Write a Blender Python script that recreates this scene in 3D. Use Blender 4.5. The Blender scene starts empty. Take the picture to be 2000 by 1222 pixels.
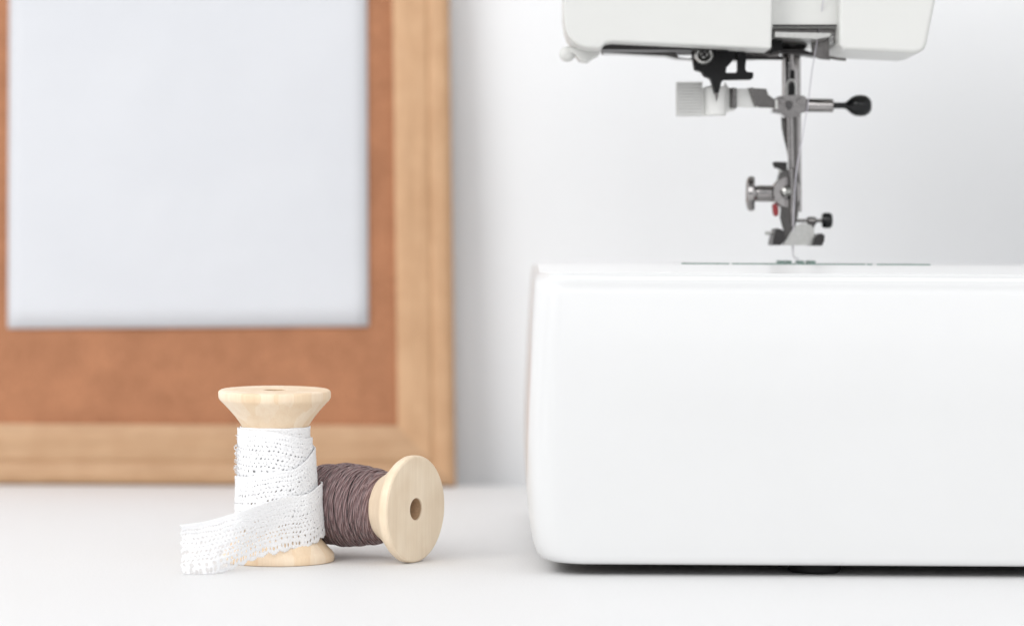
import bpy, bmesh, math, random
from mathutils import Vector, noise
random.seed(7)
S = 0.01                      # everything below is written in centimetres
F, YH, H = 5556.0, 490.0, 8.08
RHO = math.radians(0.3)
scene = bpy.context.scene
COL = scene.collection

def W(x, y, Y):
    """direction of a measured point at distance Y (cm) -> world cm"""
    dx, dy = x - 1000.0, y - YH
    ux = dx * math.cos(RHO) + dy * math.sin(RHO)
    uy = -dx * math.sin(RHO) + dy * math.cos(RHO)
    return Vector((ux * Y / F, Y, H - uy * Y / F))

# ------------------------------------------------------------------ materials
def nodes(name):
    m = bpy.data.materials.new(name); m.use_nodes = True
    nt = m.node_tree
    return m, nt, nt.nodes['Principled BSDF']
def lnk(nt, a, b): nt.links.new(a, b)
def coord(nt, scale=(1, 1, 1), kind='Object', rot=(0, 0, 0)):
    tc = nt.nodes.new('ShaderNodeTexCoord'); mp = nt.nodes.new('ShaderNodeMapping')
    k = 100 if kind == 'Object' else 1
    mp.inputs['Scale'].default_value = tuple(s * k for s in scale)
    mp.inputs['Rotation'].default_value = rot
    lnk(nt, tc.outputs[kind], mp.inputs['Vector']); return mp.outputs['Vector']
def tex_noise(nt, vec, scale, detail=4, rough=.55, dist=0):
    n = nt.nodes.new('ShaderNodeTexNoise'); n.inputs['Scale'].default_value = scale
    n.inputs['Detail'].default_value = detail; n.inputs['Roughness'].default_value = rough
    n.inputs['Distortion'].default_value = dist
    lnk(nt, vec, n.inputs['Vector']); return n.outputs['Fac']
def ramp(nt, fac, stops):
    r = nt.nodes.new('ShaderNodeValToRGB'); e = r.color_ramp.elements
    while len(e) < len(stops): e.new(0.5)
    for i, (p, c) in enumerate(stops):
        e[i].position = p; e[i].color = (c[0], c[1], c[2], 1)
    lnk(nt, fac, r.inputs['Fac']); return r.outputs['Color']
def mixc(nt, a, b, fac, mode='MIX'):
    m = nt.nodes.new('ShaderNodeMix'); m.data_type = 'RGBA'; m.blend_type = mode
    if isinstance(fac, (int, float)): m.inputs[0].default_value = fac
    else: lnk(nt, fac, m.inputs[0])
    lnk(nt, a, m.inputs[6])
    if isinstance(b, tuple): m.inputs[7].default_value = (*b, 1)
    else: lnk(nt, b, m.inputs[7])
    return m.outputs[2]
def bump(nt, p, h, strength=.2, dist=.0003):
    b = nt.nodes.new('ShaderNodeBump'); b.inputs['Strength'].default_value = strength
    b.inputs['Distance'].default_value = dist
    lnk(nt, h, b.inputs['Height']); lnk(nt, b.outputs['Normal'], p.inputs['Normal'])
def simple(name, col, rough=.4, metal=0, coat=0, var=.04, nscale=3, bmp=0, bscale=60):
    m, nt, p = nodes(name)
    v = coord(nt)
    f = tex_noise(nt, v, nscale, 5)
    lo = tuple(c * (1 - var) for c in col); hi = tuple(min(1, c * (1 + var)) for c in col)
    lnk(nt, ramp(nt, f, [(.3, lo), (.7, hi)]), p.inputs['Base Color'])
    p.inputs['Roughness'].default_value = rough; p.inputs['Metallic'].default_value = metal
    p.inputs['Coat Weight'].default_value = coat; p.inputs['Coat Roughness'].default_value = .08
    if bmp: bump(nt, p, tex_noise(nt, v, bscale, 3), bmp, .0002)
    return m
def wood(name, c1, c2, axis, grain=9, streak=.35, rough=.55, block=False, fine=True, sss=0):
    """grain runs along `axis` (0,1,2) of the object"""
    m, nt, p = nodes(name)
    sc = [1, 1, 1]; sc[axis] = .06
    v = coord(nt, tuple(sc))
    f = tex_noise(nt, v, grain, 6, .6, .4)
    c = ramp(nt, f, [(.3, c2), (.68, c1)])
    sc2 = [1, 1, 1]; sc2[axis] = .03
    f2 = tex_noise(nt, coord(nt, tuple(sc2)), grain * 4.5, 4, .7)
    c = mixc(nt, c, ramp(nt, f2, [(.3, tuple(x * .80 for x in c2)), (.62, c1)]), streak)
    blot = tex_noise(nt, coord(nt), .9, 2)
    c = mixc(nt, c, ramp(nt, blot, [(.35, (.90, .86, .82)), (.65, (1, 1, 1))]), .8, 'MULTIPLY')
    if block:   # jointed staves, each with its own tint
        vo = nt.nodes.new('ShaderNodeTexVoronoi'); vo.feature = 'F1'; vo.distance = 'MANHATTAN'
        s3 = [1.6, 1.6, 1.6]; s3[axis] = .05
        lnk(nt, coord(nt, tuple(s3)), vo.inputs['Vector']); vo.inputs['Scale'].default_value = 1
        sep = nt.nodes.new('ShaderNodeSeparateColor'); lnk(nt, vo.outputs['Color'], sep.inputs[0])
        c = mixc(nt, c, ramp(nt, sep.outputs[0], [(.2, (.93, .85, .74)), (.7, (1, 1, 1))]), .75, 'MULTIPLY')
    lnk(nt, c, p.inputs['Base Color'])
    p.inputs['Roughness'].default_value = rough
    bump(nt, p, f2, .25, .0002)
    return m

MAT = {}
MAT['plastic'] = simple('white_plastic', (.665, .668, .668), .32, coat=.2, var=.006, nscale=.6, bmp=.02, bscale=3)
MAT['plasticlit'] = simple('white_plastic_brightened', (.86, .86, .86), .3, coat=.2, var=.006, nscale=.6)  # bed plastic with light from above put into its colour
MAT['cream'] = simple('cream_plastic', (.615, .617, .597), .38, coat=.12, var=.006, nscale=.6)
MAT['greyplastic'] = simple('grey_white_plastic', (.60, .60, .585), .45, var=.03)
MAT['paleplastic'] = simple('pale_plastic', (.70, .70, .68), .4, var=.03)
MAT['black'] = simple('black_plastic', (.003, .003, .0035), .5, var=.2)
MAT['black'].node_tree.nodes['Principled BSDF'].inputs['Specular IOR Level'].default_value = .25
MAT['blackgloss'] = simple('glossy_black_plastic', (.003, .0035, .004), .2, coat=.0, var=.1)
MAT['blackgloss'].node_tree.nodes['Principled BSDF'].inputs['Specular IOR Level'].default_value = .35
MAT['dark'] = simple('dark_grey_metal', (.035, .033, .033), .4, metal=.6, var=.2)
MAT['baseplate'] = simple('grey_base_plastic', (.3, .29, .28), .6, var=.2)
MAT['rubber'] = simple('black_rubber', (.008, .008, .008), .8, var=.2)
MAT['chrome'] = simple('polished_steel', (.34, .325, .32), .09, metal=1, var=.12, nscale=8)
MAT['steel'] = simple('brushed_steel', (.18, .172, .168), .18, metal=1, var=.15, nscale=12)
MAT['satin'] = simple('satin_steel', (.47, .47, .455), .3, metal=1, var=.08, nscale=10)
MAT['red'] = simple('red_plastic', (.25, .018, .022), .3, var=.1)
MAT['seam'] = simple('dark_green_grey_edge', (.10, .17, .145), .6, var=.3, nscale=5)
MAT['wood_v'] = wood('frame_wood_upright', (.64, .395, .222), (.53, .315, .168), 2, 4, .3)
MAT['wood_h'] = wood('frame_wood_level', (.575, .36, .208), (.46, .28, .152), 0, 4, .3)
MAT['birch_z'] = wood('birch_upright', (.90, .765, .60), (.85, .68, .50), 2, 6, .22, .5, block=True)
MAT['birch_x'] = wood('birch_face', (.87, .735, .565), (.81, .665, .49), 2, 7, .22, .55)
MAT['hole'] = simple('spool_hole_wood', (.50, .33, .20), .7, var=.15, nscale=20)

# cork
m, nt, p = nodes('cork'); v = coord(nt)
f = tex_noise(nt, v, 14, 5, .7); g = tex_noise(nt, v, .9, 3)
c = ramp(nt, f, [(.30, (.31, .13, .062)), (.5, (.445, .195, .096)), (.72, (.55, .26, .135))])
c = mixc(nt, c, ramp(nt, g, [(.35, (.80, .78, .76)), (.65, (1, 1, 1))]), .8, 'MULTIPLY')
lnk(nt, c, p.inputs['Base Color']); p.inputs['Roughness'].default_value = .85
bump(nt, p, f, .5, .0006); MAT['cork'] = m
# paper
m, nt, p = nodes('white_paper'); v = coord(nt)
lnk(nt, ramp(nt, tex_noise(nt, v, .25, 3), [(.3, (.62, .632, .662)), (.7, (.645, .656, .684))]), p.inputs['Base Color'])
p.inputs['Roughness'].default_value = .9; bump(nt, p, tex_noise(nt, v, .6, 3), .25, .002); MAT['paper'] = m
# wall
m, nt, p = nodes('wall_paint'); v = coord(nt)
lnk(nt, ramp(nt, tex_noise(nt, v, .12, 3), [(.3, (.88, .888, .898)), (.7, (.90, .906, .916))]), p.inputs['Base Color'])
p.inputs['Roughness'].default_value = .85; bump(nt, p, tex_noise(nt, v, 8, 4), .2, .0005); MAT['wall'] = m
# table: white painted, very fine stipple
m, nt, p = nodes('white_table'); v = coord(nt)
f = tex_noise(nt, v, 20, 3, .7)
lnk(nt, ramp(nt, f, [(.34, (.70, .695, .69)), (.55, (.78, .78, .78))]), p.inputs['Base Color'])
p.inputs['Roughness'].default_value = .55; bump(nt, p, f, .5, .0004); MAT['table'] = m
# lace cotton
m, nt, p = nodes('white_cotton_lace'); v = coord(nt, kind='UV')
f = tex_noise(nt, coord(nt), 45, 3, .7)
lnk(nt, ramp(nt, f, [(.3, (.93, .93, .94)), (.6, (.97, .97, .975))]), p.inputs['Base Color'])
p.inputs['Roughness'].default_value = .9
p.inputs['Sheen Weight'].default_value = .3
bump(nt, p, f, .3, .0002)
tr = nt.nodes.new('ShaderNodeBsdfTranslucent'); tr.inputs['Color'].default_value = (.97, .97, .98, 1)
mx = nt.nodes.new('ShaderNodeMixShader'); mx.inputs[0].default_value = .2
out = nt.nodes['Material Output']
lnk(nt, p.outputs[0], mx.inputs[1]); lnk(nt, tr.outputs[0], mx.inputs[2]); lnk(nt, mx.outputs[0], out.inputs['Surface'])
MAT['lace'] = m
# brown embroidery cotton, plies twisted along the strand (UV: x along in cm, y around 0..1)
m, nt, p = nodes('mauve_brown_cotton')
tc = nt.nodes.new('ShaderNodeTexCoord'); sp = nt.nodes.new('ShaderNodeSeparateXYZ'); lnk(nt, tc.outputs['UV'], sp.inputs[0])
def mth(op, a, b=None):
    n = nt.nodes.new('ShaderNodeMath'); n.operation = op
    for i, q in enumerate((a, b)):
        if q is None: continue
        if isinstance(q, (int, float)): n.inputs[i].default_value = q
        else: lnk(nt, q, n.inputs[i])
    return n.outputs[0]
ph = mth('ADD', mth('MULTIPLY', sp.outputs[0], 2.6), mth('MULTIPLY', sp.outputs[1], 4.0))
sn = mth('SINE', mth('MULTIPLY', ph, 2 * math.pi))
hh = mth('ADD', mth('MULTIPLY', sn, .5), .5)
fz = tex_noise(nt, coord(nt), 50, 3, .8)
c = ramp(nt, hh, [(0.0, (.15, .088, .09)), (.4, (.315, .202, .203)), (1, (.42, .285, .282))])
c = mixc(nt, c, ramp(nt, fz, [(.3, (.72, .70, .70)), (.7, (1.15, 1.12, 1.12))]), .8, 'MULTIPLY')
lnk(nt, c, p.inputs['Base Color']); p.inputs['Roughness'].default_value = .75
p.inputs['Sheen Weight'].default_value = .18; p.inputs['Sheen Roughness'].default_value = .4
bump(nt, p, hh, 1.0, .0004); MAT['cotton'] = m
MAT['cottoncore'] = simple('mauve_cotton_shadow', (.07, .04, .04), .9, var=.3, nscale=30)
MAT['thread'] = simple('pale_sewing_thread', (.55, .53, .58), .7, var=.1, nscale=30)

# ------------------------------------------------------------------ mesh tools
def empty(name, loc, label, cat, group=None):
    o = bpy.data.objects.new(name, None); COL.objects.link(o)
    o.location = Vector(loc) * S; o.empty_display_size = .01
    o['label'] = label; o['category'] = cat; o['origin'] = [float(q) for q in loc]
    if group: o['group'] = group
    return o
def build(name, geo, mat, parent=None, bevel=0, angle=35, uv=None, label=None, seg=2, subsurf=0, base=None):
    """geo = (verts cm in world, faces)"""
    vs, fs = geo
    o0 = Vector(parent['origin']) if parent is not None and 'origin' in parent else Vector(base or (0, 0, 0))
    me = bpy.data.meshes.new(name)
    me.from_pydata([tuple((Vector(v) - o0) * S) for v in vs], [], fs)
    me.validate(); me.materials.append(mat)
    if uv is not None:
        ul = me.uv_layers.new(name='UVMap')
        for lp in me.loops: ul.data[lp.index].uv = uv[lp.vertex_index]
    bm = bmesh.new(); bm.from_mesh(me); bmesh.ops.recalc_face_normals(bm, faces=bm.faces); bm.to_mesh(me); bm.free()
    me.polygons.foreach_set('use_smooth', [True] * len(me.polygons))
    if not bevel and angle < 180: me.set_sharp_from_angle(angle=math.radians(angle))
    o = bpy.data.objects.new(name, me); COL.objects.link(o)
    if parent is not None:
        o.parent = parent
        o['origin'] = [float(q) for q in o0]
    else: o.location = o0 * S
    if bevel:
        b = o.modifiers.new('bevel', 'BEVEL'); b.width = bevel * S; b.segments = seg; b.limit_method = 'ANGLE'
        b.angle_limit = math.radians(angle); b.harden_normals = True
    if subsurf:
        s = o.modifiers.new('sub', 'SUBSURF'); s.levels = s.render_levels = subsurf
    if label: o['label'] = label
    return o
def tagtop(o, label, cat, group=None, kind=None):
    if label: o['label'] = label
    if cat: o['category'] = cat
    if group: o['group'] = group
    if kind: o['kind'] = kind
    return o
def join(*gs):
    V, Fc = [], []
    for v, f in gs:
        n = len(V); V += [tuple(q) for q in v]; Fc += [tuple(i + n for i in t) for t in f]
    return V, Fc
def box(x0, x1, y0, y1, z0, z1):
    v = [(x, y, z) for z in (z0, z1) for y in (y0, y1) for x in (x0, x1)]
    return v, [(0, 2, 3, 1), (4, 5, 7, 6), (0, 1, 5, 4), (2, 6, 7, 3), (0, 4, 6, 2), (1, 3, 7, 5)]
def prism(px, Yr, Y0, Y1, taper=0):
    """outline measured at depth Yr, extruded from Y0 to Y1"""
    pts = [W(x, y, Yr) for x, y in px]; n = len(pts)
    v = [(q.x, Y0, q.z) for q in pts] + [(q.x, Y1, q.z) for q in pts]
    return v, [tuple(range(n)), tuple(range(2 * n - 1, n - 1, -1))] + [(i, i + n, (i + 1) % n + n, (i + 1) % n) for i in range(n)]
def lathe(prof, o, d, n=64, e=None):
    """prof [(r, h)] around axis d from o; closed with fans where r == 0"""
    o = Vector(o); d = Vector(d).normalized()
    a = Vector((0, 0, 1)) if abs(d.z) < .9 else Vector((1, 0, 0))
    u = d.cross(a).normalized(); w = d.cross(u)
    v, f = [], []
    for r, h in prof:
        for i in range(n):
            t = 2 * math.pi * i / n
            v.append(tuple(o + d * h + (u * math.cos(t) + w * math.sin(t)) * max(r, 1e-4)))
    for k in range(len(prof) - 1):
        for i in range(n):
            j = (i + 1) % n
            f.append((k * n + i, k * n + j, (k + 1) * n + j, (k + 1) * n + i))
    return v, f
def cyl(p0, p1, r, n=24, cham=.12):
    p0, p1 = Vector(p0), Vector(p1); L = (p1 - p0).length; c = min(r * cham * 2, L * .2)
    return lathe([(0, 0), (r - c, 0), (r, c), (r, L - c), (r - c, L), (0, L)], p0, p1 - p0, n)
def tube(pts, r, n=8, cap=True):
    pts = [Vector(p) for p in pts]; v, f = [], []
    rr = r if isinstance(r, (list, tuple)) else [r] * len(pts)
    prev = None
    for i, q in enumerate(pts):
        t = (pts[min(i + 1, len(pts) - 1)] - pts[max(i - 1, 0)]).normalized()
        a = prev if prev is not None else (Vector((0, 0, 1)) if abs(t.z) < .9 else Vector((1, 0, 0)))
        u = (a - t * a.dot(t)).normalized(); prev = u; w = t.cross(u)
        for k in range(n):
            th = 2 * math.pi * k / n
            v.append(tuple(q + (u * math.cos(th) + w * math.sin(th)) * rr[i]))
    for i in range(len(pts) - 1):
        for k in range(n):
            j = (k + 1) % n
            f.append((i * n + k, i * n + j, (i + 1) * n + j, (i + 1) * n + k))
    if cap: f += [tuple(range(n - 1, -1, -1)), tuple(range((len(pts) - 1) * n, len(pts) * n))]
    return v, f
def interp(tab, x):
    if x <= tab[0][0]: return tab[0][1]
    for (a, b), (c, d) in zip(tab, tab[1:]):
        if x <= c:
            t = (x - a) / (c - a); return b + (d - b) * t
    return tab[-1][1]
def sstep(t): t = max(0, min(1, t)); return t * t * (3 - 2 * t)
def smooth(tab, x):
    if x <= tab[0][0]: return tab[0][1]
    for (a, b), (c, d) in zip(tab, tab[1:]):
        if x <= c: return b + (d - b) * sstep((x - a) / (c - a))
    return tab[-1][1]

# ------------------------------------------------------------------ setting
YT = 98.0
tb = build('table_top', box(-160, 160, -60, YT, -3, 0), MAT['table'], bevel=.12)
tagtop(tb, 'white table surface with very fine texture', None, kind='structure')
wl = build('wall', box(-260, 260, 99.75, 112, -60, 200), MAT['wall'])
tagtop(wl, 'plain pale grey white wall behind the table', None, kind='structure')

# ------------------------------------------------------------------ framed cork board
YF = 97.1; LEAN = .058; K = F / YF
SK = .0198
def fp(X, z, d):               # board coordinates -> world (leans back against the wall)
    return (X - SK * z + 0.0, YF + z * LEAN + d, z)
pr = W(890, 951, YF); pl = W(-150, 947, YF)
XR, XL = pr.x, pl.x
w_ = 112 / K; ZT = H + (668 + 490) / K
fr_root = empty('cork_board', (XL / 2 + XR / 2, YF, 0), 'cork board in a pale brown wooden frame leaning on the wall', 'cork board')
prof = [(0, .85), (0, .30), (.02, .16), (.05, .06), (.09, .01), (.13, 0), (.29, 0), (.33, .035), (.37, .075), (.42, .02), (.47, .01), (.62, .04), (.67, .025), (.83, .05), (.92, .07), (1.0, .13), (1.0, .75)]
def rail(c0, c1, i0, i1):
    v = []
    for (o, i) in ((c0, i0), (c1, i1)):
        for t, d in prof:
            X = o[0] + (i[0] - o[0]) * t; z = o[1] + (i[1] - o[1]) * t
            v.append(fp(X, z, d))
    n = len(prof)
    f = [(k, k + 1, n + k + 1, n + k) for k in range(n - 1)] + [(n - 1, 0, n, 2 * n - 1)]
    f += [tuple(range(n - 1, -1, -1)), tuple(range(n, 2 * n))]
    return v, f
bl, br, tr_, tl = (XL, 0), (XR, 0), (XR, ZT), (XL, ZT)
w2 = 119 / K
ibl, ibr, itr, itl = (XL + w_, w2), (XR - w_, w2), (XR - w_, ZT - w2), (XL + w_, ZT - w2)
g = .004
build('frame_rail', rail(bl, br, ibl, ibr), MAT['wood_h'], fr_root, angle=28)
build('frame_rail', rail(tr_, tl, itr, itl), MAT['wood_h'], fr_root, angle=28)
build('frame_stile', rail(br, tr_, ibr, itr), MAT['wood_v'], fr_root, angle=28)
build('frame_stile', rail(tl, bl, itl, ibl), MAT['wood_v'], fr_root, angle=28)
e = .2
cv = [fp(XL + w_ - e, w2 - e, d) for d in (.28, .6)] + [fp(XR - w_ + e, w2 - e, d) for d in (.28, .6)] + \
     [fp(XR - w_ + e, ZT - w2 + e, d) for d in (.28, .6)] + [fp(XL + w_ - e, ZT - w2 + e, d) for d in (.28, .6)]
build('cork_panel', (cv, [(0, 2, 4, 6), (7, 5, 3, 1), (0, 1, 3, 2), (2, 3, 5, 4), (4, 5, 7, 6), (6, 7, 1, 0)]), MAT['cork'], fr_root)

# paper, slightly bowed off the cork
def paper_pt(s, t):
    xl = 15 + 3 * (1 - t) if 0 else 15 + (1 - t) * 0 + t * 4.8
    xr = 719.5 - t * 4.8
    x = xl + (xr - xl) * s; y = 641 - 4.5 * s + (-995) * t
    Yg = 98.0
    for _ in range(3):
        q = W(x, y, Yg); Yg = YF + q.z * LEAN + .28 - .05 - .03 * (1 - t) ** 2 * (1 + .3 * math.sin(s * 5)) - .015 * math.sin(s * 3.1) - .02
    return W(x, y, Yg)
n1, n2 = 24, 24
pv = [tuple(paper_pt(i / n1, j / n2)) for j in range(n2 + 1) for i in range(n1 + 1)]
pf = [(j * (n1 + 1) + i, j * (n1 + 1) + i + 1, (j + 1) * (n1 + 1) + i + 1, (j + 1) * (n1 + 1) + i) for j in range(n2) for i in range(n1)]
pb = paper_pt(.5, 0)
po = build('paper_sheet', (pv, pf), MAT['paper'], base=tuple(pb), angle=180)
sd = po.modifiers.new('thick', 'SOLIDIFY'); sd.thickness = .00025; sd.offset = 0
tagtop(po, 'blank white paper sheet fixed on the cork board', 'paper')
# two push pins out of the picture hold the sheet
for s_, lab in ((.12, 'small white push pin in the top left corner of the paper'), (.88, 'small white push pin in the top right corner of the paper')):
    q = paper_pt(s_, .965)
    o = build('push_pin', lathe([(0, 0), (.04, 0), (.04, .25), (.18, .3), (.18, .36), (.1, .42), (.09, .75), (.16, .85), (.16, .92), (0, .94)], q, (0, -1, 0), 20), MAT['cream'], base=tuple(q))
    tagtop(o, lab, 'push pin', 'push pins holding the paper')

# ------------------------------------------------------------------ wooden spools
SPOOL = [(.30, .03), (.30, 0), (.315, -.012), (1.40, -.012), (1.445, .015), (1.46, .05), (1.46, .11), (1.455, .19), (1.42, .25), (1.34, .33), (1.20, .48), (1.04, .67), (.90, .87), (.865, .96), (.80, 1.0), (.74, 1.02)]
def spool_geo(L, o, d, n=96, thick=1.0):
    pr_ = [(r, h * thick) for r, h in SPOOL]
    body = pr_ + [(r, L - h) for r, h in reversed(pr_)]
    body = body + [(.30, L - .03), (.30, .03)]
    return lathe([(r, max(0, h)) if h < 1 else (r, h) for r, h in body], o, d, n)

YS = 74.0
c1 = W(543, 490, YS); C1 = Vector((W(543.5, 1093, YS).x, YS, 0))
L1 = 4.43
sp1 = empty('wooden_spool', C1, 'upright pale wooden spool standing on its flange, wrapped with white lace', 'spool', 'wooden spools')
gv, gf = spool_geo(L1, C1, (0, 0, 1))
SH = -.027
NOD = .030
gv = [(x + SH * z, y, z + (y - C1.y) * NOD * max(0, z - .3) / 4.2) for x, y, z in gv]
build('spool_body', (gv, gf), MAT['birch_z'], sp1, angle=28)
# lining of the bore, seen as a darker ring on top
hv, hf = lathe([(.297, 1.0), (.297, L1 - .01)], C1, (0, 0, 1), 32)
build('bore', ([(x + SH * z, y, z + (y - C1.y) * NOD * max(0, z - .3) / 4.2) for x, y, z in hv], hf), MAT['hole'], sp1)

phi = math.radians(58.5)
AX = Vector((math.sin(phi), -math.cos(phi), 0))
fc = W(812.5, 995, 73.7); C2f = Vector((fc.x, 73.7, 1.46 * 208 / 219))
R2 = C2f.z / 1.46
L2 = 4.35
ob = C2f - AX * L2
sp2 = empty('wooden_spool', (C2f.x - AX.x * L2 / 2, C2f.y - AX.y * L2 / 2, 0), 'pale wooden spool lying on its side, wound with mauve brown cotton', 'spool', 'wooden spools')
gv, gf = spool_geo(L2, (0, 0, 0), AX)
gv = [Vector(v) for v in gv]
out_ = []
for v in gv:
    h = v.dot(AX); rad = v - AX * h
    out_.append(tuple(ob + AX * h + rad * R2))
build('spool_body', (out_, gf), MAT['birch_x'], sp2, angle=28)
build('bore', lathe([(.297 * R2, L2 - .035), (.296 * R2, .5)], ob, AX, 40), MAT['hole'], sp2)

# cotton wound on spool 2: many overlapping turns of real strand
u2 = Vector((0, 0, 1)); w2_ = AX.cross(u2)
def coreR(t):                                    # t = 0 back .. 1 front flange
    return .74 + .24 * math.sin(math.pi * min(1, max(0, (t * .93 + .035)))) ** .60
h0, h1 = .93, L2 - .93
V, Fc, UV = [], [], []
def strand(hstart, hend, th0, turns, lift, r=.043):
    n = int(46 * turns); k = 7; base = len(V); L = 0; last = None
    wob = random.uniform(0, 100)
    for i in range(n + 1):
        s = i / n
        h = hstart + (hend - hstart) * s + .035 * noise.noise((s * turns * 2.2, wob, 0))
        h = max(h0 + .02, min(h1 - .02, h))
        th = th0 + 2 * math.pi * turns * s
        R = coreR((h - h0) / (h1 - h0)) + lift + .025 * noise.noise((s * turns * 1.4, wob, 9)) + .02 * noise.noise((h * 3, 5, 1))
        # the hidden far end is wound thinner
        R -= .12 * sstep((1.5 - h) / .7)
        rd = u2 * math.cos(th) + w2_ * math.sin(th)
        c = ob + AX * h + rd * R
        if last is not None: L += (c - last).length
        last = c
        tan = (-u2 * math.sin(th) + w2_ * math.cos(th))
        b = AX
        for j in range(k):
            a = 2 * math.pi * j / k
            V.append(tuple(c + (rd * math.cos(a) * 1.0 + b * math.sin(a)) * r)); UV.append((L + wob, j / k))
        if i:
            for j in range(k):
                q = (j + 1) % k
                Fc.append((base + (i - 1) * k + j, base + (i - 1) * k + q, base + i * k + q, base + i * k + j))
hh_ = h0 + .03
while hh_ < h1:                                   # tight under layer
    strand(hh_, hh_ + .086 * 2, random.uniform(0, 6.28), 2, 0); hh_ += .086 * 2
for k in range(58):                               # loose upper layer, crossing at small angles
    a = random.uniform(h0 + .05, h1 - .05); sl = random.choice((-1, 1, 1, 1)) * random.uniform(.10, .62)
    b = max(h0 + .04, min(h1 - .04, a + sl))
    strand(a, b, random.uniform(0, 6.28), random.uniform(.9, 1.6), .04 + random.uniform(-.01, .03))
cth = build('wound_thread', (V, Fc), MAT['cotton'], sp2, uv=UV, angle=180)
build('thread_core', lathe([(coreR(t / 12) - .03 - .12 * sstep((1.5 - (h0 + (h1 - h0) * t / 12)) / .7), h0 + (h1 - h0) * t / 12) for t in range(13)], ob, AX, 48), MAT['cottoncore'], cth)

# ------------------------------------------------------------------ lace ribbon
WID = 1.40
# winding angle a (deg): 0 = left of the outer turn, 90 = front, 180 = right, 270 = back, then inner turns
ztop = [(90, 1.66), (127, 1.78), (180, 2.04), (270, 2.14), (360, 2.20), (400, 2.24), (470, 2.42), (540, 2.93), (630, 3.25), (720, 3.46), (800, 3.42), (870, 3.22), (930, 3.20), (1080, 3.49), (1300, 3.50), (1500, 3.42), (1800, 2.9), (2160, 2.2)]
rad = [(90, 1.14), (150, 1.17), (180, 1.19), (230, 1.12), (330, 1.07), (400, 1.075), (470, 1.05), (540, 1.035), (600, 1.0), (720, .985), (800, .975), (900, .955), (960, .93), (1080, .915), (1260, .90), (1440, .885), (1800, .86), (2160, .83)]
P0 = []    # (point on path, z top, outward normal)
A_LEAVE = 90 + 38
a = 2160.0
da = 0.9
while a > A_LEAVE:
    th = math.radians(a - 90); r = smooth(rad, a)
    P0.append((Vector((r * math.sin(th), -r * math.cos(th), 0)), smooth(ztop, a), Vector((math.sin(th), -math.cos(th), 0)), 1.0))
    a -= da
# tail leaves the spool tangentially, towards the front left, ending on its edge on the table
pt, zt, nm, _ = P0[-1]
endp = W(352, 1116, 70.7); endr = Vector((endp.x - C1.x, 70.7 - C1.y, 0))
tdir = Vector((-math.cos(math.radians(A_LEAVE - 90)), -math.sin(math.radians(A_LEAVE - 90)), 0))
Lt = (endr - pt).length
m1 = pt + tdir * Lt * .4
m2 = endr + Vector((1.0, .15, 0)) * Lt * .33
ns = 260
for i in range(1, ns + 1):
    s = i / ns
    q = pt * (1 - s) ** 3 + m1 * 3 * s * (1 - s) ** 2 + m2 * 3 * s * s * (1 - s) + endr * s ** 3
    q2 = pt * (1 - s + .01) ** 3 + m1 * 3 * (s - .01) * (1 - s + .01) ** 2 + m2 * 3 * (s - .01) ** 2 * (1 - s + .01) + endr * (s - .01) ** 3
    d = (q - q2).normalized(); n_ = Vector((-d.y, d.x, 0)); n_ = n_ if n_.y < 0 else -n_
    z = zt + (1.24 - zt) * sstep(s) * .9 + (1.24 - zt) * .1 * s
    P0.append((q, z, n_, 1.0 - .0 * s))
# arc length
arc = [0]
for i in range(1, len(P0)): arc.append(arc[-1] + ((P0[i][0] - P0[i - 1][0]).length ** 2 + (P0[i][1] - P0[i - 1][1]) ** 2) ** .5)
Ltot = arc[-1]
STEP = .0155
def hole(u, v):
    """lace pattern, u along in cm, v 0 bottom .. 1.4 top (cm); returns True where open"""
    jit = noise.noise((u * 4.1, v * 4.1, 0)) * .04
    jit2 = noise.noise((u * 3.7, v * 4.1, 7)) * .035
    kk = KH * (.95 + .75 * noise.noise((u * 6.3, v * 6.3, 2))) * (1 + 1.0 * max(0, (u - (Ltot - Lt)) / Lt))
    if u > Ltot - .05 - .06 * noise.noise((v * 9, 3, 3)) - .03 * noise.noise((v * 31, 3, 3)): return True
    uu, vv = u + jit, v + jit2
    # scalloped lower edge
    per = .36
    su = (uu / per) % 1.0 - .5
    edge = .035 + .075 * (abs(su) * 2) ** 1.6 + .018 * math.sin(uu * 2 * math.pi / .06)
    if vv < edge: return True
    if vv > 1.385: return False
    def ell(cu, cv, a_, b_, sh=0):
        a_ *= kk; b_ *= kk
        x = cu - sh * cv; return (x / a_) ** 2 + (cv / b_) ** 2 < 1
    # fan eyelets above each scallop
    if .12 < vv < .30:
        for ou, ov, aa, bb in ((0, .20, .038, .062), (-.29, .20, .030, .05), (.29, .20, .030, .05)):
            if ell((su - ou) * per, vv - ov, aa, bb, .4 * ou): return True
    if .30 <= vv < .42:
        pu = (uu / .18) % 1 - .5
        if ell(pu * .18, vv - .355, .030, .036, .3): return True
    # net ground, rows of slanted eyelets
    if .43 <= vv < 1.06:
        row = int((vv - .43) / .105); cv = vv - (.43 + (row + .5) * .105)
        pu = ((uu / .115) + .5 * (row % 2)) % 1 - .5
        k = (1.0, .75, .95, .6, .9, .7)[row % 6]
        if ell(pu * .115, cv, .028 * k, .027 * k, .8 if row % 2 else -.5): return True
    # band of fine pinholes under the selvedge
    for cv0, p_, a_, b_ in ((1.13, .075, .019, .015), (1.24, .075, .017, .014)):
        if abs(vv - cv0) < .03:
            pu = (uu / p_) % 1 - .5
            if ell(pu * p_, vv - cv0, a_, b_): return True
    return False
KH = .80
nu = int(Ltot / STEP); nv = int(WID / STEP)
V, Fc = [], []
idx = 0
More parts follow.
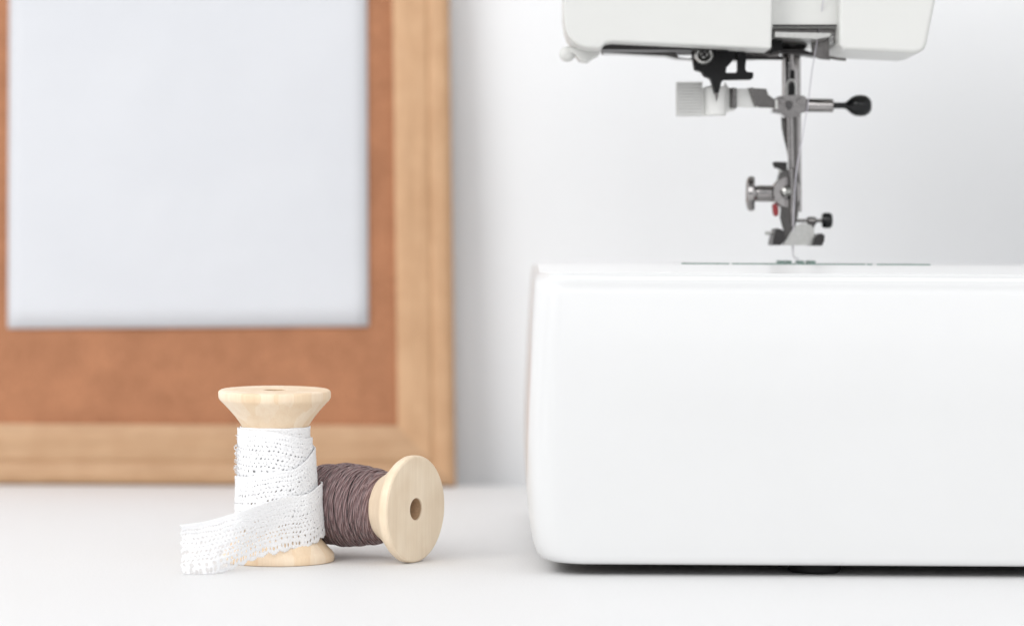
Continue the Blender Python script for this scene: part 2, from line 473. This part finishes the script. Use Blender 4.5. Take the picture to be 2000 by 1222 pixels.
for i in range(nu + 1):
    u = Ltot * i / nu
    while idx < len(arc) - 2 and arc[idx + 1] < u: idx += 1
    t = (u - arc[idx]) / max(1e-9, arc[idx + 1] - arc[idx])
    A, B = P0[idx], P0[idx + 1]
    q = A[0].lerp(B[0], t); z0 = A[1] + (B[1] - A[1]) * t; n_ = A[2].lerp(B[2], t).normalized()
    tail = max(0, (u - (Ltot - Lt)) / Lt)
    for j in range(nv + 1):
        v = WID * j / nv
        z = z0 - WID + v
        # the net: raised cords between the holes, plus a general crumple
        d = .006 * math.sin(v * 2 * math.pi / .105) * math.sin(u * 2 * math.pi / .115) + .014 * noise.noise((u * 1.6, v * 2.5, 3)) + .007 * noise.noise((u * 9, v * 9, 1))
        if v > 1.33 or .40 < v < .43 or 1.08 < v < 1.10: d += .008
        flare = .035 * (1 - v / WID) ** 2 - .015 * sstep((v - 1.0) / .4)
        d += flare * (1 - tail) + tail * (.13 * math.sin(v * 2.3 + .4 + u * 1.9) + .05 * noise.noise((u * 1.2, v * 1.1, 5)))
        if tail > 0: z = max(z, .012 + .02 * (v / WID)) if z < .012 else z
        p = q + n_ * d
        V.append((C1.x + p.x + SH * z, C1.y + p.y, z + .012 * noise.noise((u * 2, 8, 1)) * (1 if z > .1 else 0)))
for i in range(nu):
    for j in range(nv):
        if not hole((i + .5) * Ltot / nu, (j + .5) * WID / nv):
            a0 = i * (nv + 1) + j
            Fc.append((a0, a0 + nv + 1, a0 + nv + 2, a0 + 1))
# loose cotton fibres standing off the edge of the winding
fib = []
for k in range(150):
    a = random.uniform(-115, -60) if k < 110 else random.uniform(-60, 90)
    th = math.radians(a); z = random.uniform(1.9, 3.3) if k < 110 else random.uniform(.8, 3.2)
    r = 1.02 if z < 3 else .95
    q = Vector((C1.x + r * math.sin(th) + SH * z, C1.y - r * math.cos(th), z))
    n_ = Vector((math.sin(th), -math.cos(th), random.uniform(-.5, .8)))
    q2 = q + n_ * random.uniform(.02, .06) + Vector((0, 0, random.uniform(-.03, .04)))
    q3 = q2 + n_ * random.uniform(-.02, .05) + Vector((0, random.uniform(-.04, .04), random.uniform(-.05, .05)))
    fib.append(tube([q, q2, q3], [.0022, .002, .0012], 3, False))
lace = build('lace_ribbon', join((V, Fc), *fib), MAT['lace'], base=tuple(C1), angle=180)
tagtop(lace, 'white openwork cotton lace ribbon wound round the upright spool, loose end trailing on the table', 'lace ribbon')
sd = lace.modifiers.new('thick', 'SOLIDIFY'); sd.thickness = .00018; sd.offset = 0

# ------------------------------------------------------------------ sewing machine
sm = empty('sewing_machine', (W(1500, 1110, 80).x, 80, 0), 'white sewing machine with chrome needle bar, cropped by the picture edge', 'sewing machine')
YB = 70.9
def lift(y): return .17 * sstep((y - 71.9) / 6.2)
left = [(1101, 1082), (1099, 1069), (1094, 1058), (1084, 1048), (1066, 1041), (1042, 1036), (1015, 1032), (985, 1030), (940, 1028), (860, 1028.5), (780, 1031), (700, 1034.5), (620, 1039), (575, 1042), (555, 1043.5), (545, 1045), (539, 1047), (535, 1050), (533, 1053), (532, 1058)]
zbot = rings0 = H - (1100.5 - YH) * YB / F
rings = []
XRT = 36.0
for k, (y, x) in enumerate(left):
    q = W(x, y, 73.2); z = H - (y - 4 * .0 - 490) * YB / F
    xl = q.x
    top = sstep((z - 7.22) / .30)
    yf = YB + .32 * max(0, (z - 3.6) / 3.9) ** 2 + .45 * top ** 2 + (.10 if k == 0 else .03 if k == 1 else 0)
    rings.append((xl, yf, z, top))
def ring(xl, yf, yb, xr, R, z, nseg=10):
    pts = []
    cr = [(xl + R, yf + R, 180, 270), (xr - R, yf + R, 270, 360), (xr - R, yb - R, 0, 90), (xl + R, yb - R, 90, 180)]
    raw = []
    for cx, cy, a0, a1 in cr:
        for i in range(nseg + 1):
            t = math.radians(a0 + (a1 - a0) * i / nseg)
            # squarer than a circle
            c_, s_ = math.cos(t), math.sin(t); e_ = .8
            raw.append((cx + R * math.copysign(abs(c_) ** e_, c_), cy + R * math.copysign(abs(s_) ** e_, s_), z))
        nx = cr[(cr.index((cx, cy, a0, a1)) + 1) % 4]; t = math.radians(nx[2])
        q0 = raw[-1]; q1 = (nx[0] + R * round(math.cos(t)), nx[1] + R * round(math.sin(t)), z)
        for i in range(1, 18):
            raw.append((q0[0] + (q1[0] - q0[0]) * i / 18, q0[1] + (q1[1] - q0[1]) * i / 18, z))
    return raw
V, Fc = [], []
N = 44 + 17 * 4
def addring(pts):
    b = len(V); V.extend(pts); return b
bs = []
for xl, yf, z, top in rings:
    bs.append(addring([(x, y, zz + (lift(y) * sstep((zz - 6.2) / 1.2))) for x, y, zz in ring(xl, yf, 88.2 - .3 * top, XRT, .95, z)]))
xl, yf, z, top = rings[-1]
cx, cy = (xl + XRT) / 2, 80
for k in range(1, 26):
    f_ = 1 - k / 26
    zz0 = z + .03 * sstep(k / 3)
    ps = []
    for x, y, _ in ring(xl, yf, 87.9, XRT, .95, z):
        X = cx + (x - cx) * f_; Yy = cy + (y - cy) * f_
        ps.append((X, Yy, zz0 + lift(Yy)))
    bs.append(addring(ps))
for b0, b1 in zip(bs, bs[1:]):
    for i in range(N):
        j = (i + 1) % N; Fc.append((b0 + i, b0 + j, b1 + j, b1 + i))
Fc.append(tuple(range(bs[-1], bs[-1] + N)))
bed = build('bed', (V, Fc), MAT['plastic'], sm, angle=60)
bed.data.materials.append(MAT['plasticlit'])
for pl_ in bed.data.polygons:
    if pl_.normal.z > .93 and pl_.center.z > 0.05: pl_.material_index = 1  # upward faces get the lightened copy to offset the head's shade
# underside plate and feet
build('base_plate', box(rings[0][0] + .5, XRT - 1.2, YB + .9, 87, zbot - .02, zbot + .5), MAT['baseplate'], sm)
for X, Yy in ((W(1592, 1110, 72.0).x, 72.1), (-.2 + 5, 85.5), (33, 73.5), (33, 85.5)):
    build('rubber_foot', cyl((X, Yy, 0), (X, Yy, zbot + .05), .66, 32), MAT['rubber'], sm)
# needle plate, its dark front seam, feed dogs
zp = rings[-1][2] + .03 + .17 + .005
x0, x1 = W(1331, 515, 78.4).x, W(1817, 515, 78.4).x
build('needle_plate', box(x0, x1, 78.45, 83, zp - .03, zp + .014), MAT['plastic'], sm, bevel=.004)
segs = [(1331, 1424), (1430, 1554), (1556, 1690), (1693, 1704), (1713, 1817)]
build('plate_seam', join(*[box(W(a, 515, 78.4).x, W(b, 515, 78.4).x, 78.40, 78.445, zp - .012, zp + .027) for a, b in segs]), MAT['seam'], sm)
def Wx(x, Y): return W(x, 515, Y).x
for a, b in ((1519, 1529), (1534, 1544), (1556, 1568), (1576, 1590)):
    tt = []
    xa, xb = Wx(a + 1.5, 80), Wx(b - 1.5, 80)
    for k in range(6):
        y = 79.4 + k * .22
        tt.append(([(xa, y, zp + .03), (xb, y, zp + .03), (xb, y + .2, zp + .03), (xa, y + .2, zp + .03), (xa, y + .05, zp + .10), (xb, y + .05, zp + .10)],
                   [(0, 1, 2, 3), (0, 4, 5, 1), (3, 2, 5, 4), (0, 3, 4), (1, 5, 2)]))
    build('feed_dog', join(*tt), MAT['seam'], sm)

# --- head
YHd = 77.0
def arcpts(cx, cy, r, a0, a1, n=6):
    return [(cx + r * math.cos(math.radians(a0 + (a1 - a0) * i / n)), cy + r * math.sin(math.radians(a0 + (a1 - a0) * i / n))) for i in range(n + 1)]
zt_c = H + (490 + 630) * YHd / F
cover = [(1098, -640), (1101, 30)] + [(1104, 56), (1109, 70), (1118, 82), (1130, 90), (1148, 94), (1168, 95), (1176, 93), (1179, 88), (1184, 84), (1196, 82)] + [(1507, 96), (1509, 0), (1511, -640)]
build('head_core', box(W(1122, 0, 79).x, W(1800, 0, 79).x, 79.3, 86, 14.2, zt_c), MAT['cream'], sm, bevel=.1)
build('head_cover', prism(cover, YHd, YHd, 79.4), MAT['cream'], sm, bevel=.13, seg=4)
mid = [(1509.5, -640), (1508.5, 50), (1643, 50), (1645, -640)]
build('recessed_panel', prism(mid, YHd, YHd + .75, 79.25), MAT['cream'], sm, bevel=.03)
rp = [(1643, -640), (1640, 62), (1640, 84), (1643, 93), (1652, 98), (1700, 100), (1785, 104)] + [(1798, 102), (1807, 96), (1812, 84), (1829, 0), (1850, -110), (1885, -260), (1890, -640)]
build('end_panel', prism(rp, YHd, YHd + .1, 80.4), MAT['cream'], sm, bevel=.16, seg=4)
# arm and column reach out of the picture to the right and join the bed
zt_ = H + (490 + 640) * YHd / F
build('arm', box(W(1700, 0, YHd).x, XRT - .6, YHd + .8, 86.5, 18.6, zt_ - .05), MAT['cream'], sm, bevel=.8, seg=5)
build('column', box(29.5, XRT - .5, YHd + .9, 86.6, 7.5, 19.2), MAT['cream'], sm, bevel=.8, seg=5)
# thread cutter bumps at lower left
q = W(1108, 106, 78.5); q1 = W(1120, 108, 78.5)
build('thread_cutter', join(lathe([(0, 0), (.12, .02), (.2, .1), (.22, .2), (.2, .3), (.12, .38), (0, .4)], q - Vector((0, .2, 0)), (0, 1, 0), 20),
      prism([(1112, 94), (1172, 97), (1171, 108), (1158, 114), (1148, 122), (1132, 120), (1122, 108), (1112, 104)], 78.5, 78.3, 79.2)), MAT['cream'], sm, bevel=.05)
build('cutter_blade', prism([(1138, 96), (1178, 96), (1178, 98.5), (1138, 99)], 78.5, 78.15, 78.28), MAT['steel'], sm)

# dark underside of the head
build('head_underside', prism([(1178, 84), (1188, 80), (1508, 90), (1508, 97), (1400, 99), (1322, 99), (1310, 99), (1178, 98)], 78.2, 78.0, 80.2), MAT['dark'], sm, bevel=.02)
build('head_base_plate', prism([(1179, 100), (1318, 105), (1325, 114), (1345, 116), (1357, 112), (1357, 104), (1440, 99), (1520, 100), (1520, 112), (1440, 120), (1350, 118), (1320, 116), (1300, 111), (1179, 105)], 79.5, 79.2, 79.9), MAT['steel'], sm, bevel=.01)

# black automatic threader bracket
blk = [(1352, 88), (1446, 92), (1446, 99), (1437, 106), (1432, 117), (1425, 126), (1418, 133), (1417, 143), (1413, 157), (1408, 162), (1403, 182), (1396, 182), (1391, 163), (1387, 153), (1376, 149), (1370, 140), (1357, 136), (1355, 127), (1352, 105)]
blk2 = [(1440, 97), (1452, 99), (1457, 110), (1455, 136), (1458, 141), (1469, 142), (1471, 145), (1470, 153), (1466, 156), (1400, 157), (1400, 143), (1436, 143), (1440, 139)]
YK = 78.6
def ngon_tri(geo):   # concave outlines: triangulate the caps
    v, f = geo
    bm = bmesh.new(); bv = [bm.verts.new(q) for q in v]
    for t in f: bm.faces.new([bv[i] for i in t])
    bm.normal_update()
    bmesh.ops.triangulate(bm, faces=[x for x in bm.faces if len(x.verts) > 4], ngon_method='BEAUTY')
    bm.verts.index_update()
    r = ([tuple(x.co) for x in bm.verts], [tuple(q.index for q in x.verts) for x in bm.faces]); bm.free(); return r
thr = build('needle_threader', join(ngon_tri(prism(blk, YK, YK - .15, YK + .45)), ngon_tri(prism(blk2, YK, YK - .13, YK + .2))), MAT['black'], sm, angle=40)
build('threader_tip', lathe([(.055, 0), (.05, .1), (0, .27)], W(1399.5, 181, YK + .15), (0, 0, -1), 16), MAT['steel'], thr)
sc_ = W(1374, 108, YK)
scr = build('screw', lathe([(0, .12), (.02, .12), (.06, .06), (.10, .055), (.11, .1), (.2, .17), (.25, .13), (.275, .05), (.28, 0), (.28, -.05), (0, -.05)], sc_ - Vector((0, .17, 0)), (0, -1, 0), 40), MAT['satin'], thr)
hx = []
for k in range(2):
    c_ = sc_ + Vector((0, -.345, 0))
    a_ = math.radians(35 + 90 * k); dx, dz = math.cos(a_) * .1, math.sin(a_) * .1
    px_, pz_ = -math.sin(a_) * .025, math.cos(a_) * .025
    hx.append(box(0, 0, 0, 0, 0, 0) if 0 else ([(c_.x - dx - px_, c_.y, c_.z - dz - pz_), (c_.x + dx - px_, c_.y, c_.z + dz - pz_), (c_.x + dx + px_, c_.y, c_.z + dz + pz_), (c_.x - dx + px_, c_.y, c_.z - dz + pz_),
              (c_.x - dx - px_, c_.y + .08, c_.z - dz - pz_), (c_.x + dx - px_, c_.y + .08, c_.z + dz - pz_), (c_.x + dx + px_, c_.y + .08, c_.z + dz + pz_), (c_.x - dx + px_, c_.y + .08, c_.z - dz + pz_)],
              [(0, 1, 2, 3), (0, 4, 5, 1), (1, 5, 6, 2), (2, 6, 7, 3), (3, 7, 4, 0)]))
build('screw_slot', join(*hx), MAT['dark'], thr)
# thin rod from the threader to the needle bar
build('threader_rod', join(cyl(W(1452, 113, 79), W(1530, 114, 79.4), .055, 12)), MAT['dark'], thr)
build('guide_plate', prism([(1444, 97), (1492, 99), (1492, 105), (1442, 104)], YK, YK + .05, YK + .6), MAT['steel'], sm)

# ridged pale plastic lever and its bracket
yk = 79.2
lev = []
for k in range(11):
    ya = 160.5 + k * 5.95
    lev.append(prism([(1321, ya), (1372, ya), (1372, ya + 4.6), (1321, ya + 4.6)], yk, yk - .06, yk + .05))
lev.append(prism([(1322, 160.5), (1371, 160.5), (1371, 226), (1322, 226)], yk, yk, yk + .5))
lv = build('threader_lever', join(*lev), MAT['greyplastic'], sm, bevel=.012)
build('lever_barrel', join(cyl(W(1397, 170, yk + .1), W(1397, 226, yk + .1), .31, 32, .05), prism([(1371, 172), (1392, 166), (1392, 226), (1371, 226)], yk, yk + .05, yk + .4)), MAT['paleplastic'], lv)
brk = [(1416, 160), (1424, 171), (1457, 173), (1461, 171), (1498, 173), (1502, 184), (1512, 192), (1520, 196), (1520, 212), (1500, 210), (1440, 209), (1434, 216), (1418, 219)]
build('lever_bracket', ngon_tri(prism(brk, yk, yk + .15, yk + .3)), MAT['paleplastic'], lv, angle=40)
build('bracket_clip', join(prism([(1466, 172), (1497, 174), (1500, 186), (1514, 194), (1514, 211), (1482, 210), (1470, 190)], yk, yk + .02, yk + .145), cyl(W(1466, 172, yk + .1), W(1478, 208, yk + .1), .07, 12), cyl(W(1432, 172, yk + .1), W(1432, 212, yk + .1), .1, 12)), MAT['steel'], lv, bevel=.01)

# recess metalwork above the needle bar
build('recess_plate', join(prism([(1509, 52), (1640, 52), (1640, 57), (1509, 57)], 78.4, 77.9, 79.25), prism([(1509, 57), (1638, 58), (1638, 66), (1509, 64)], 78.4, 78.2, 79.25),
      prism([(1628, 62), (1641, 60), (1640, 92), (1634, 92), (1628, 84)], 78.4, 78.2, 79.25)), MAT['steel'], sm, bevel=.01)
build('recess_seam', prism([(1509, 49), (1641, 49), (1641, 53.5), (1509, 53.5)], 77.8, 77.72, 78.5), MAT['dark'], sm)
build('plate_lip', prism([(1509, 65), (1618, 67), (1622, 71), (1614, 76), (1590, 80), (1509, 76)], 78.2, 77.7, 80), MAT['satin'], sm, bevel=.03)
build('stop_block', prism([(1505, 77), (1526, 77), (1526, 100), (1505, 104)], 79, 78.6, 80.5), MAT['black'], sm, bevel=.02)
yn = 80.0
build('bar_bushing', join(cyl(W(1546, 76, yn), W(1546, 97, yn), .44, 32, .08), cyl(W(1546, 97, yn), W(1546, 104, yn), .36, 32, .1)), MAT['dark'], sm)
build('thread_hook', join(prism([(1584, 74), (1618, 74), (1619, 112), (1621, 118), (1600, 116), (1586, 110)], 79, 78.9, 79.1), tube([W(1618, 112, 79), W(1634, 115, 79), W(1652, 117, 78.9)], .045, 8)), MAT['steel'], sm, bevel=.01)
build('bushing_clip', prism([(1520, 100), (1560, 98), (1592, 108), (1594, 113), (1560, 108), (1520, 106)], yn, yn - .5, yn + .3), MAT['dark'], sm)

# needle bar with slot
nb = build('needle_bar', join(cyl(W(1545, 95, yn), W(1545.5, 200, yn), .262, 40, .03)), MAT['chrome'], sm)
def slot(x, y0, y1, hw):
    pts = [(x - hw, y0 + hw)] + [(x + hw * math.cos(t), y0 + hw + hw * math.sin(t)) for t in [math.radians(q) for q in range(200, 350, 25)]] + [(x + hw, y0 + hw), (x + hw, y1 - hw * .5), (x + hw * .5, y1), (x - hw * .5, y1), (x - hw, y1 - hw * .5)]
    return prism(pts, yn, yn - .285, yn - .2)
build('bar_slot', join(slot(1545.5, 138, 157, 4.5), slot(1545.5, 162, 190, 5.5)), MAT['black'], nb)
build('slot_rim', tube([W(1537, 192, yn - .27), W(1537, 166, yn - .28), W(1540, 158, yn - .29), W(1545.5, 155.5, yn - .3), W(1551, 158, yn - .29), W(1554, 166, yn - .28), W(1554, 192, yn - .27)], .028, 8), MAT['satin'], nb)
# clamp
clampg = [(1508, 197), (1516, 190), (1528, 188), (1560, 187), (1568, 189), (1575, 196), (1577, 212), (1572, 220), (1563, 222), (1558, 230), (1530, 231), (1524, 224), (1506, 221), (1507, 213), (1512, 209)]
cl = build('needle_clamp', join(ngon_tri(prism(clampg, yn, yn - .38, yn + .25)), cyl(W(1524, 199, yn) - Vector((0, .38, 0)), W(1524, 199, yn) - Vector((0, .5, 0)), .1, 16), cyl(W(1558, 199, yn) - Vector((0, .38, 0)), W(1558, 199, yn) - Vector((0, .48, 0)), .08, 16), cyl(W(1541, 206, yn - .38), W(1541, 206, yn - .46), .13, 24)), MAT['chrome'], sm, angle=40)
scw = build('clamp_screw', join(cyl(W(1570, 206, yn), W(1628, 206.5, yn), .19, 32, .08)), MAT['chrome'], cl)
build('screw_knob', lathe([(0, 0), (.085, 0), (.085, .30), (.10, .36), (.16, .43), (.24, .52), (.29, .64), (.305, .77), (.29, .90), (.23, 1.01), (.14, 1.07), (0, 1.09)], W(1627, 206.3, yn), (1, 0, 0), 40), MAT['blackgloss'], cl)

# presser bar and shank below the clamp
yp = yn + .45
build('presser_bar', join(cyl(W(1556.5, 205, yp), W(1557.5, 414, yp), .115, 24, .05), cyl(W(1556.5, 60, yp), W(1556.5, 205, yp), .11, 16, .05)), MAT['chrome'], sm)
build('needle_shank', join(cyl(W(1543, 228, yn), W(1545, 330, yn), .085, 24, .2), tube([W(1545, 330, yn), W(1546.5, 372, yn), W(1548, 470, yn), W(1549, 494, yn)], [.055, .048, .04, .012], 12)), MAT['chrome'], sm)
build('bar_guard', ngon_tri(prism([(1525, 228), (1552, 228), (1552, 330), (1541, 330), (1537, 298), (1530, 270), (1526, 250)], yp, yp - .12, yp - .02)), MAT['steel'], sm, angle=40)
# presser foot holder
ft = build('presser_foot_holder', join(
    ngon_tri(prism([(1521, 338), (1530, 333), (1548, 333), (1558, 340), (1561, 360), (1560, 400), (1552, 420), (1551, 446), (1538, 446), (1530, 425), (1522, 405), (1517, 385), (1517, 350)], yp, yp - .28, yp + .18)),
    prism([(1524, 392), (1544, 396), (1542, 452), (1526, 446), (1521, 425)], yp, yp - .36, yp - .25),
    prism([(1546, 330), (1553, 332), (1556, 420), (1548, 452), (1543, 445), (1546, 400)], yp, yp - .44, yp - .30)), MAT['steel'], sm, angle=40)
build('holder_ring', lathe([(.0, 0), (.17, 0), (.2, .05), (.42, .05), (.44, 0), (.44, -.08), (.0, -.08)], W(1537, 376, yp - .34), (.25, -1, 0), 32), MAT['chrome'], ft)
build('holder_screw', join(lathe([(0, .1), (.06, .16), (.13, .1), (.14, 0), (0, 0)], W(1535, 374, yp - .42), (.2, -1, 0), 20)), MAT['satin'], ft)
build('thumb_screw', join(lathe([(0, 0), (.30, 0), (.44, .03), (.50, .09), (.50, .20), (.46, .25), (.25, .26), (.22, .30), (.235, .36), (.235, .92), (0, .92)], W(1457, 378, yp - .1), (1, -.12, 0), 40)), MAT['chrome'], ft)
build('guide_knob', prism([(1508, 318), (1512, 316), (1536, 317), (1536, 334), (1526, 334), (1522, 330), (1512, 328)], yp, yp - .2, yp + .1), MAT['dark'], ft, bevel=.03)
build('holder_neck', prism([(1520, 330), (1540, 330), (1540, 342), (1520, 342)], yp, yp - .15, yp + .1), MAT['satin'], ft, bevel=.02)
build('release_button', prism([(1506, 399), (1512, 397), (1518, 404), (1519, 420), (1513, 424), (1508, 419)], yp, yp - .38, yp - .1), MAT['red'], ft, bevel=.04)
b_ = bpy.data.objects['release_button']; 
build('ankle', join(ngon_tri(prism([(1522, 418), (1532, 420), (1542, 440), (1549, 448), (1541, 460), (1530, 470), (1526, 474), (1519, 470), (1527, 455), (1526, 440)], yp, yp - .5, yp - .35))), MAT['steel'], ft, angle=40)
fo = build('presser_foot', ngon_tri(prism([(1547, 444), (1566, 436), (1580, 440), (1586, 448), (1586, 479), (1526, 479), (1527, 476)], yp, yp - .6, yp - .1)), MAT['satin'], ft, angle=40)
toe = lambda a: ngon_tri(prism(a, yp, yp - .9, yp + .5))
build('toe', toe([(1511, 446), (1520, 448), (1526, 454), (1528, 466), (1519, 479), (1503, 479), (1504, 470), (1507, 458)]), MAT['dark'], ft, angle=40)
build('toe', toe([(1583, 466), (1590, 458), (1598, 456), (1604, 460), (1603, 471), (1599, 480), (1581, 480)]), MAT['dark'], ft, angle=40)
build('toe_pin', join(cyl(W(1494, 455, yp - .3), W(1510, 455, yp - .3), .05, 12)), MAT['satin'], ft)
build('foot_screw', join(cyl(W(1550, 431, yp), W(1608, 431, yp), .05, 16), cyl(W(1576, 431.5, yp), W(1594, 431.5, yp), .12, 20), prism([(1580, 432), (1592, 432), (1590, 445), (1583, 445)], yp, yp - .1, yp + .1)), MAT['steel'], ft)
build('foot_screw_knob', lathe([(0, 0), (.17, 0), (.215, .05), (.225, .12), (.22, .23), (.17, .29), (0, .29)], W(1605, 430.5, yp), (1, 0, 0), 28), MAT['blackgloss'], ft)

# top thread, from the head down past the clamp to the needle
tp = [W(1613, -60, 77.5), W(1608, 0, 77.6), W(1596, 80, 78.3), W(1586, 140, 79.2), W(1578, 205, yn - .55), W(1573, 232, yn - .5), W(1567, 270, yn - .4), W(1556, 330, yn - .3), W(1551, 400, yn - .25), W(1549, 470, yn - .1), W(1549, 495, yn - .02), W(1552, 503, yn + .2), W(1560, 506, yn + .8)]
pts = []
for i in range(len(tp) - 1):
    p0, p1_, p2, p3 = tp[max(0, i - 1)], tp[i], tp[i + 1], tp[min(len(tp) - 1, i + 2)]
    for k in range(6):
        t = k / 6
        pts.append(.5 * ((2 * p1_) + (p2 - p0) * t + (2 * p0 - 5 * p1_ + 4 * p2 - p3) * t * t + (3 * p1_ - p0 - 3 * p2 + p3) * t ** 3))
pts.append(tp[-1])
th_ = build('sewing_thread', tube(pts, .0135, 6), MAT['thread'], base=tuple(tp[-1]), angle=180)
tagtop(th_, 'thin pale sewing thread running down past the needle clamp to the needle', 'thread')

for o in scene.objects:
    if 'origin' in o: del o['origin']

# ------------------------------------------------------------------ light
wd = bpy.data.worlds.new('World'); scene.world = wd; wd.use_nodes = True
nt = wd.node_tree; bg = nt.nodes['Background']
tc = nt.nodes.new('ShaderNodeTexCoord'); sx = nt.nodes.new('ShaderNodeSeparateXYZ'); lnk(nt, tc.outputs['Generated'], sx.inputs[0])
# a pale room: bright window side (-x), dimmer low down
r1 = nt.nodes.new('ShaderNodeValToRGB'); e = r1.color_ramp.elements
mm = nt.nodes.new('ShaderNodeMath'); mm.operation = 'MULTIPLY_ADD'; mm.inputs[1].default_value = -.5; mm.inputs[2].default_value = .5
lnk(nt, sx.outputs['X'], mm.inputs[0]); lnk(nt, mm.outputs[0], r1.inputs['Fac'])
e[0].position = .08; e[0].color = (.85, .86, .88, 1); e[1].position = .55; e[1].color = (.62, .63, .64, 1)
n_ = e.new(.80); n_.color = (1.0, 1.01, 1.03, 1)
n_ = e.new(.30); n_.color = (.70, .70, .71, 1)
r2 = nt.nodes.new('ShaderNodeValToRGB'); e2 = r2.color_ramp.elements
mz = nt.nodes.new('ShaderNodeMath'); mz.operation = 'MULTIPLY_ADD'; mz.inputs[1].default_value = .5; mz.inputs[2].default_value = .5
lnk(nt, sx.outputs['Z'], mz.inputs[0]); lnk(nt, mz.outputs[0], r2.inputs['Fac'])
e2[0].position = .44; e2[0].color = (.95, .95, .95, 1); e2[1].position = .75; e2[1].color = (1.35, 1.35, 1.35, 1)
mmx = nt.nodes.new('ShaderNodeMix'); mmx.data_type = 'RGBA'; mmx.blend_type = 'MULTIPLY'; mmx.inputs[0].default_value = 1
lnk(nt, r1.outputs[0], mmx.inputs[6]); lnk(nt, r2.outputs[0], mmx.inputs[7])
nz = nt.nodes.new('ShaderNodeTexNoise'); nz.inputs['Scale'].default_value = 2.8; nz.inputs['Detail'].default_value = 2
lnk(nt, tc.outputs['Generated'], nz.inputs['Vector'])
r3 = nt.nodes.new('ShaderNodeValToRGB'); e3 = r3.color_ramp.elements
e3[0].position = .43; e3[0].color = (.04, .04, .045, 1); e3[1].position = .47; e3[1].color = (1.3, 1.3, 1.3, 1)  # dark patches added all round so the metal reflects more contrast
lnk(nt, nz.outputs['Fac'], r3.inputs['Fac'])
mmy = nt.nodes.new('ShaderNodeMix'); mmy.data_type = 'RGBA'; mmy.blend_type = 'MULTIPLY'; mmy.inputs[0].default_value = 1
lnk(nt, mmx.outputs[2], mmy.inputs[6]); lnk(nt, r3.outputs[0], mmy.inputs[7])
lnk(nt, mmy.outputs[2], bg.inputs['Color']); bg.inputs['Strength'].default_value = .96

def area(name, loc, target, size, power, col=(1, 1, 1), sy=None):
    l = bpy.data.lights.new(name, 'AREA'); l.energy = power; l.size = size * S; l.color = col
    if sy: l.shape = 'RECTANGLE'; l.size_y = sy * S
    o = bpy.data.objects.new(name, l); COL.objects.link(o); o.location = Vector(loc) * S
    o.rotation_euler = (Vector(target) - Vector(loc)).to_track_quat('-Z', 'Y').to_euler()
    return o
area('window_light', (-192, -138, 190), (0, 90, 5), 140, 46, (1, .99, .975))
area('front_fill', (40, -350, 200), (0, 90, 5), 260, 40.0, (1, 1, 1))  # unseen fill added on the camera side to brighten the fronts

# ------------------------------------------------------------------ camera
cam = bpy.data.cameras.new('Camera'); co = bpy.data.objects.new('Camera', cam); COL.objects.link(co)
cam.lens = F / 2000 * 36; cam.sensor_width = 36; cam.shift_y = -(611 - YH) / 2000
co.location = (0, 0, H * S); co.rotation_euler = (math.radians(90), -RHO, 0)
cam.clip_start = .01; cam.clip_end = 50
cam.dof.use_dof = True; cam.dof.focus_distance = .733; cam.dof.aperture_fstop = 9.8; cam.dof.aperture_blades = 0
scene.camera = co
scene.view_settings.view_transform = 'Standard'; scene.view_settings.look = 'None'; scene.view_settings.exposure = 0
scene.render.engine = 'CYCLES'
scene.cycles.max_bounces = 10
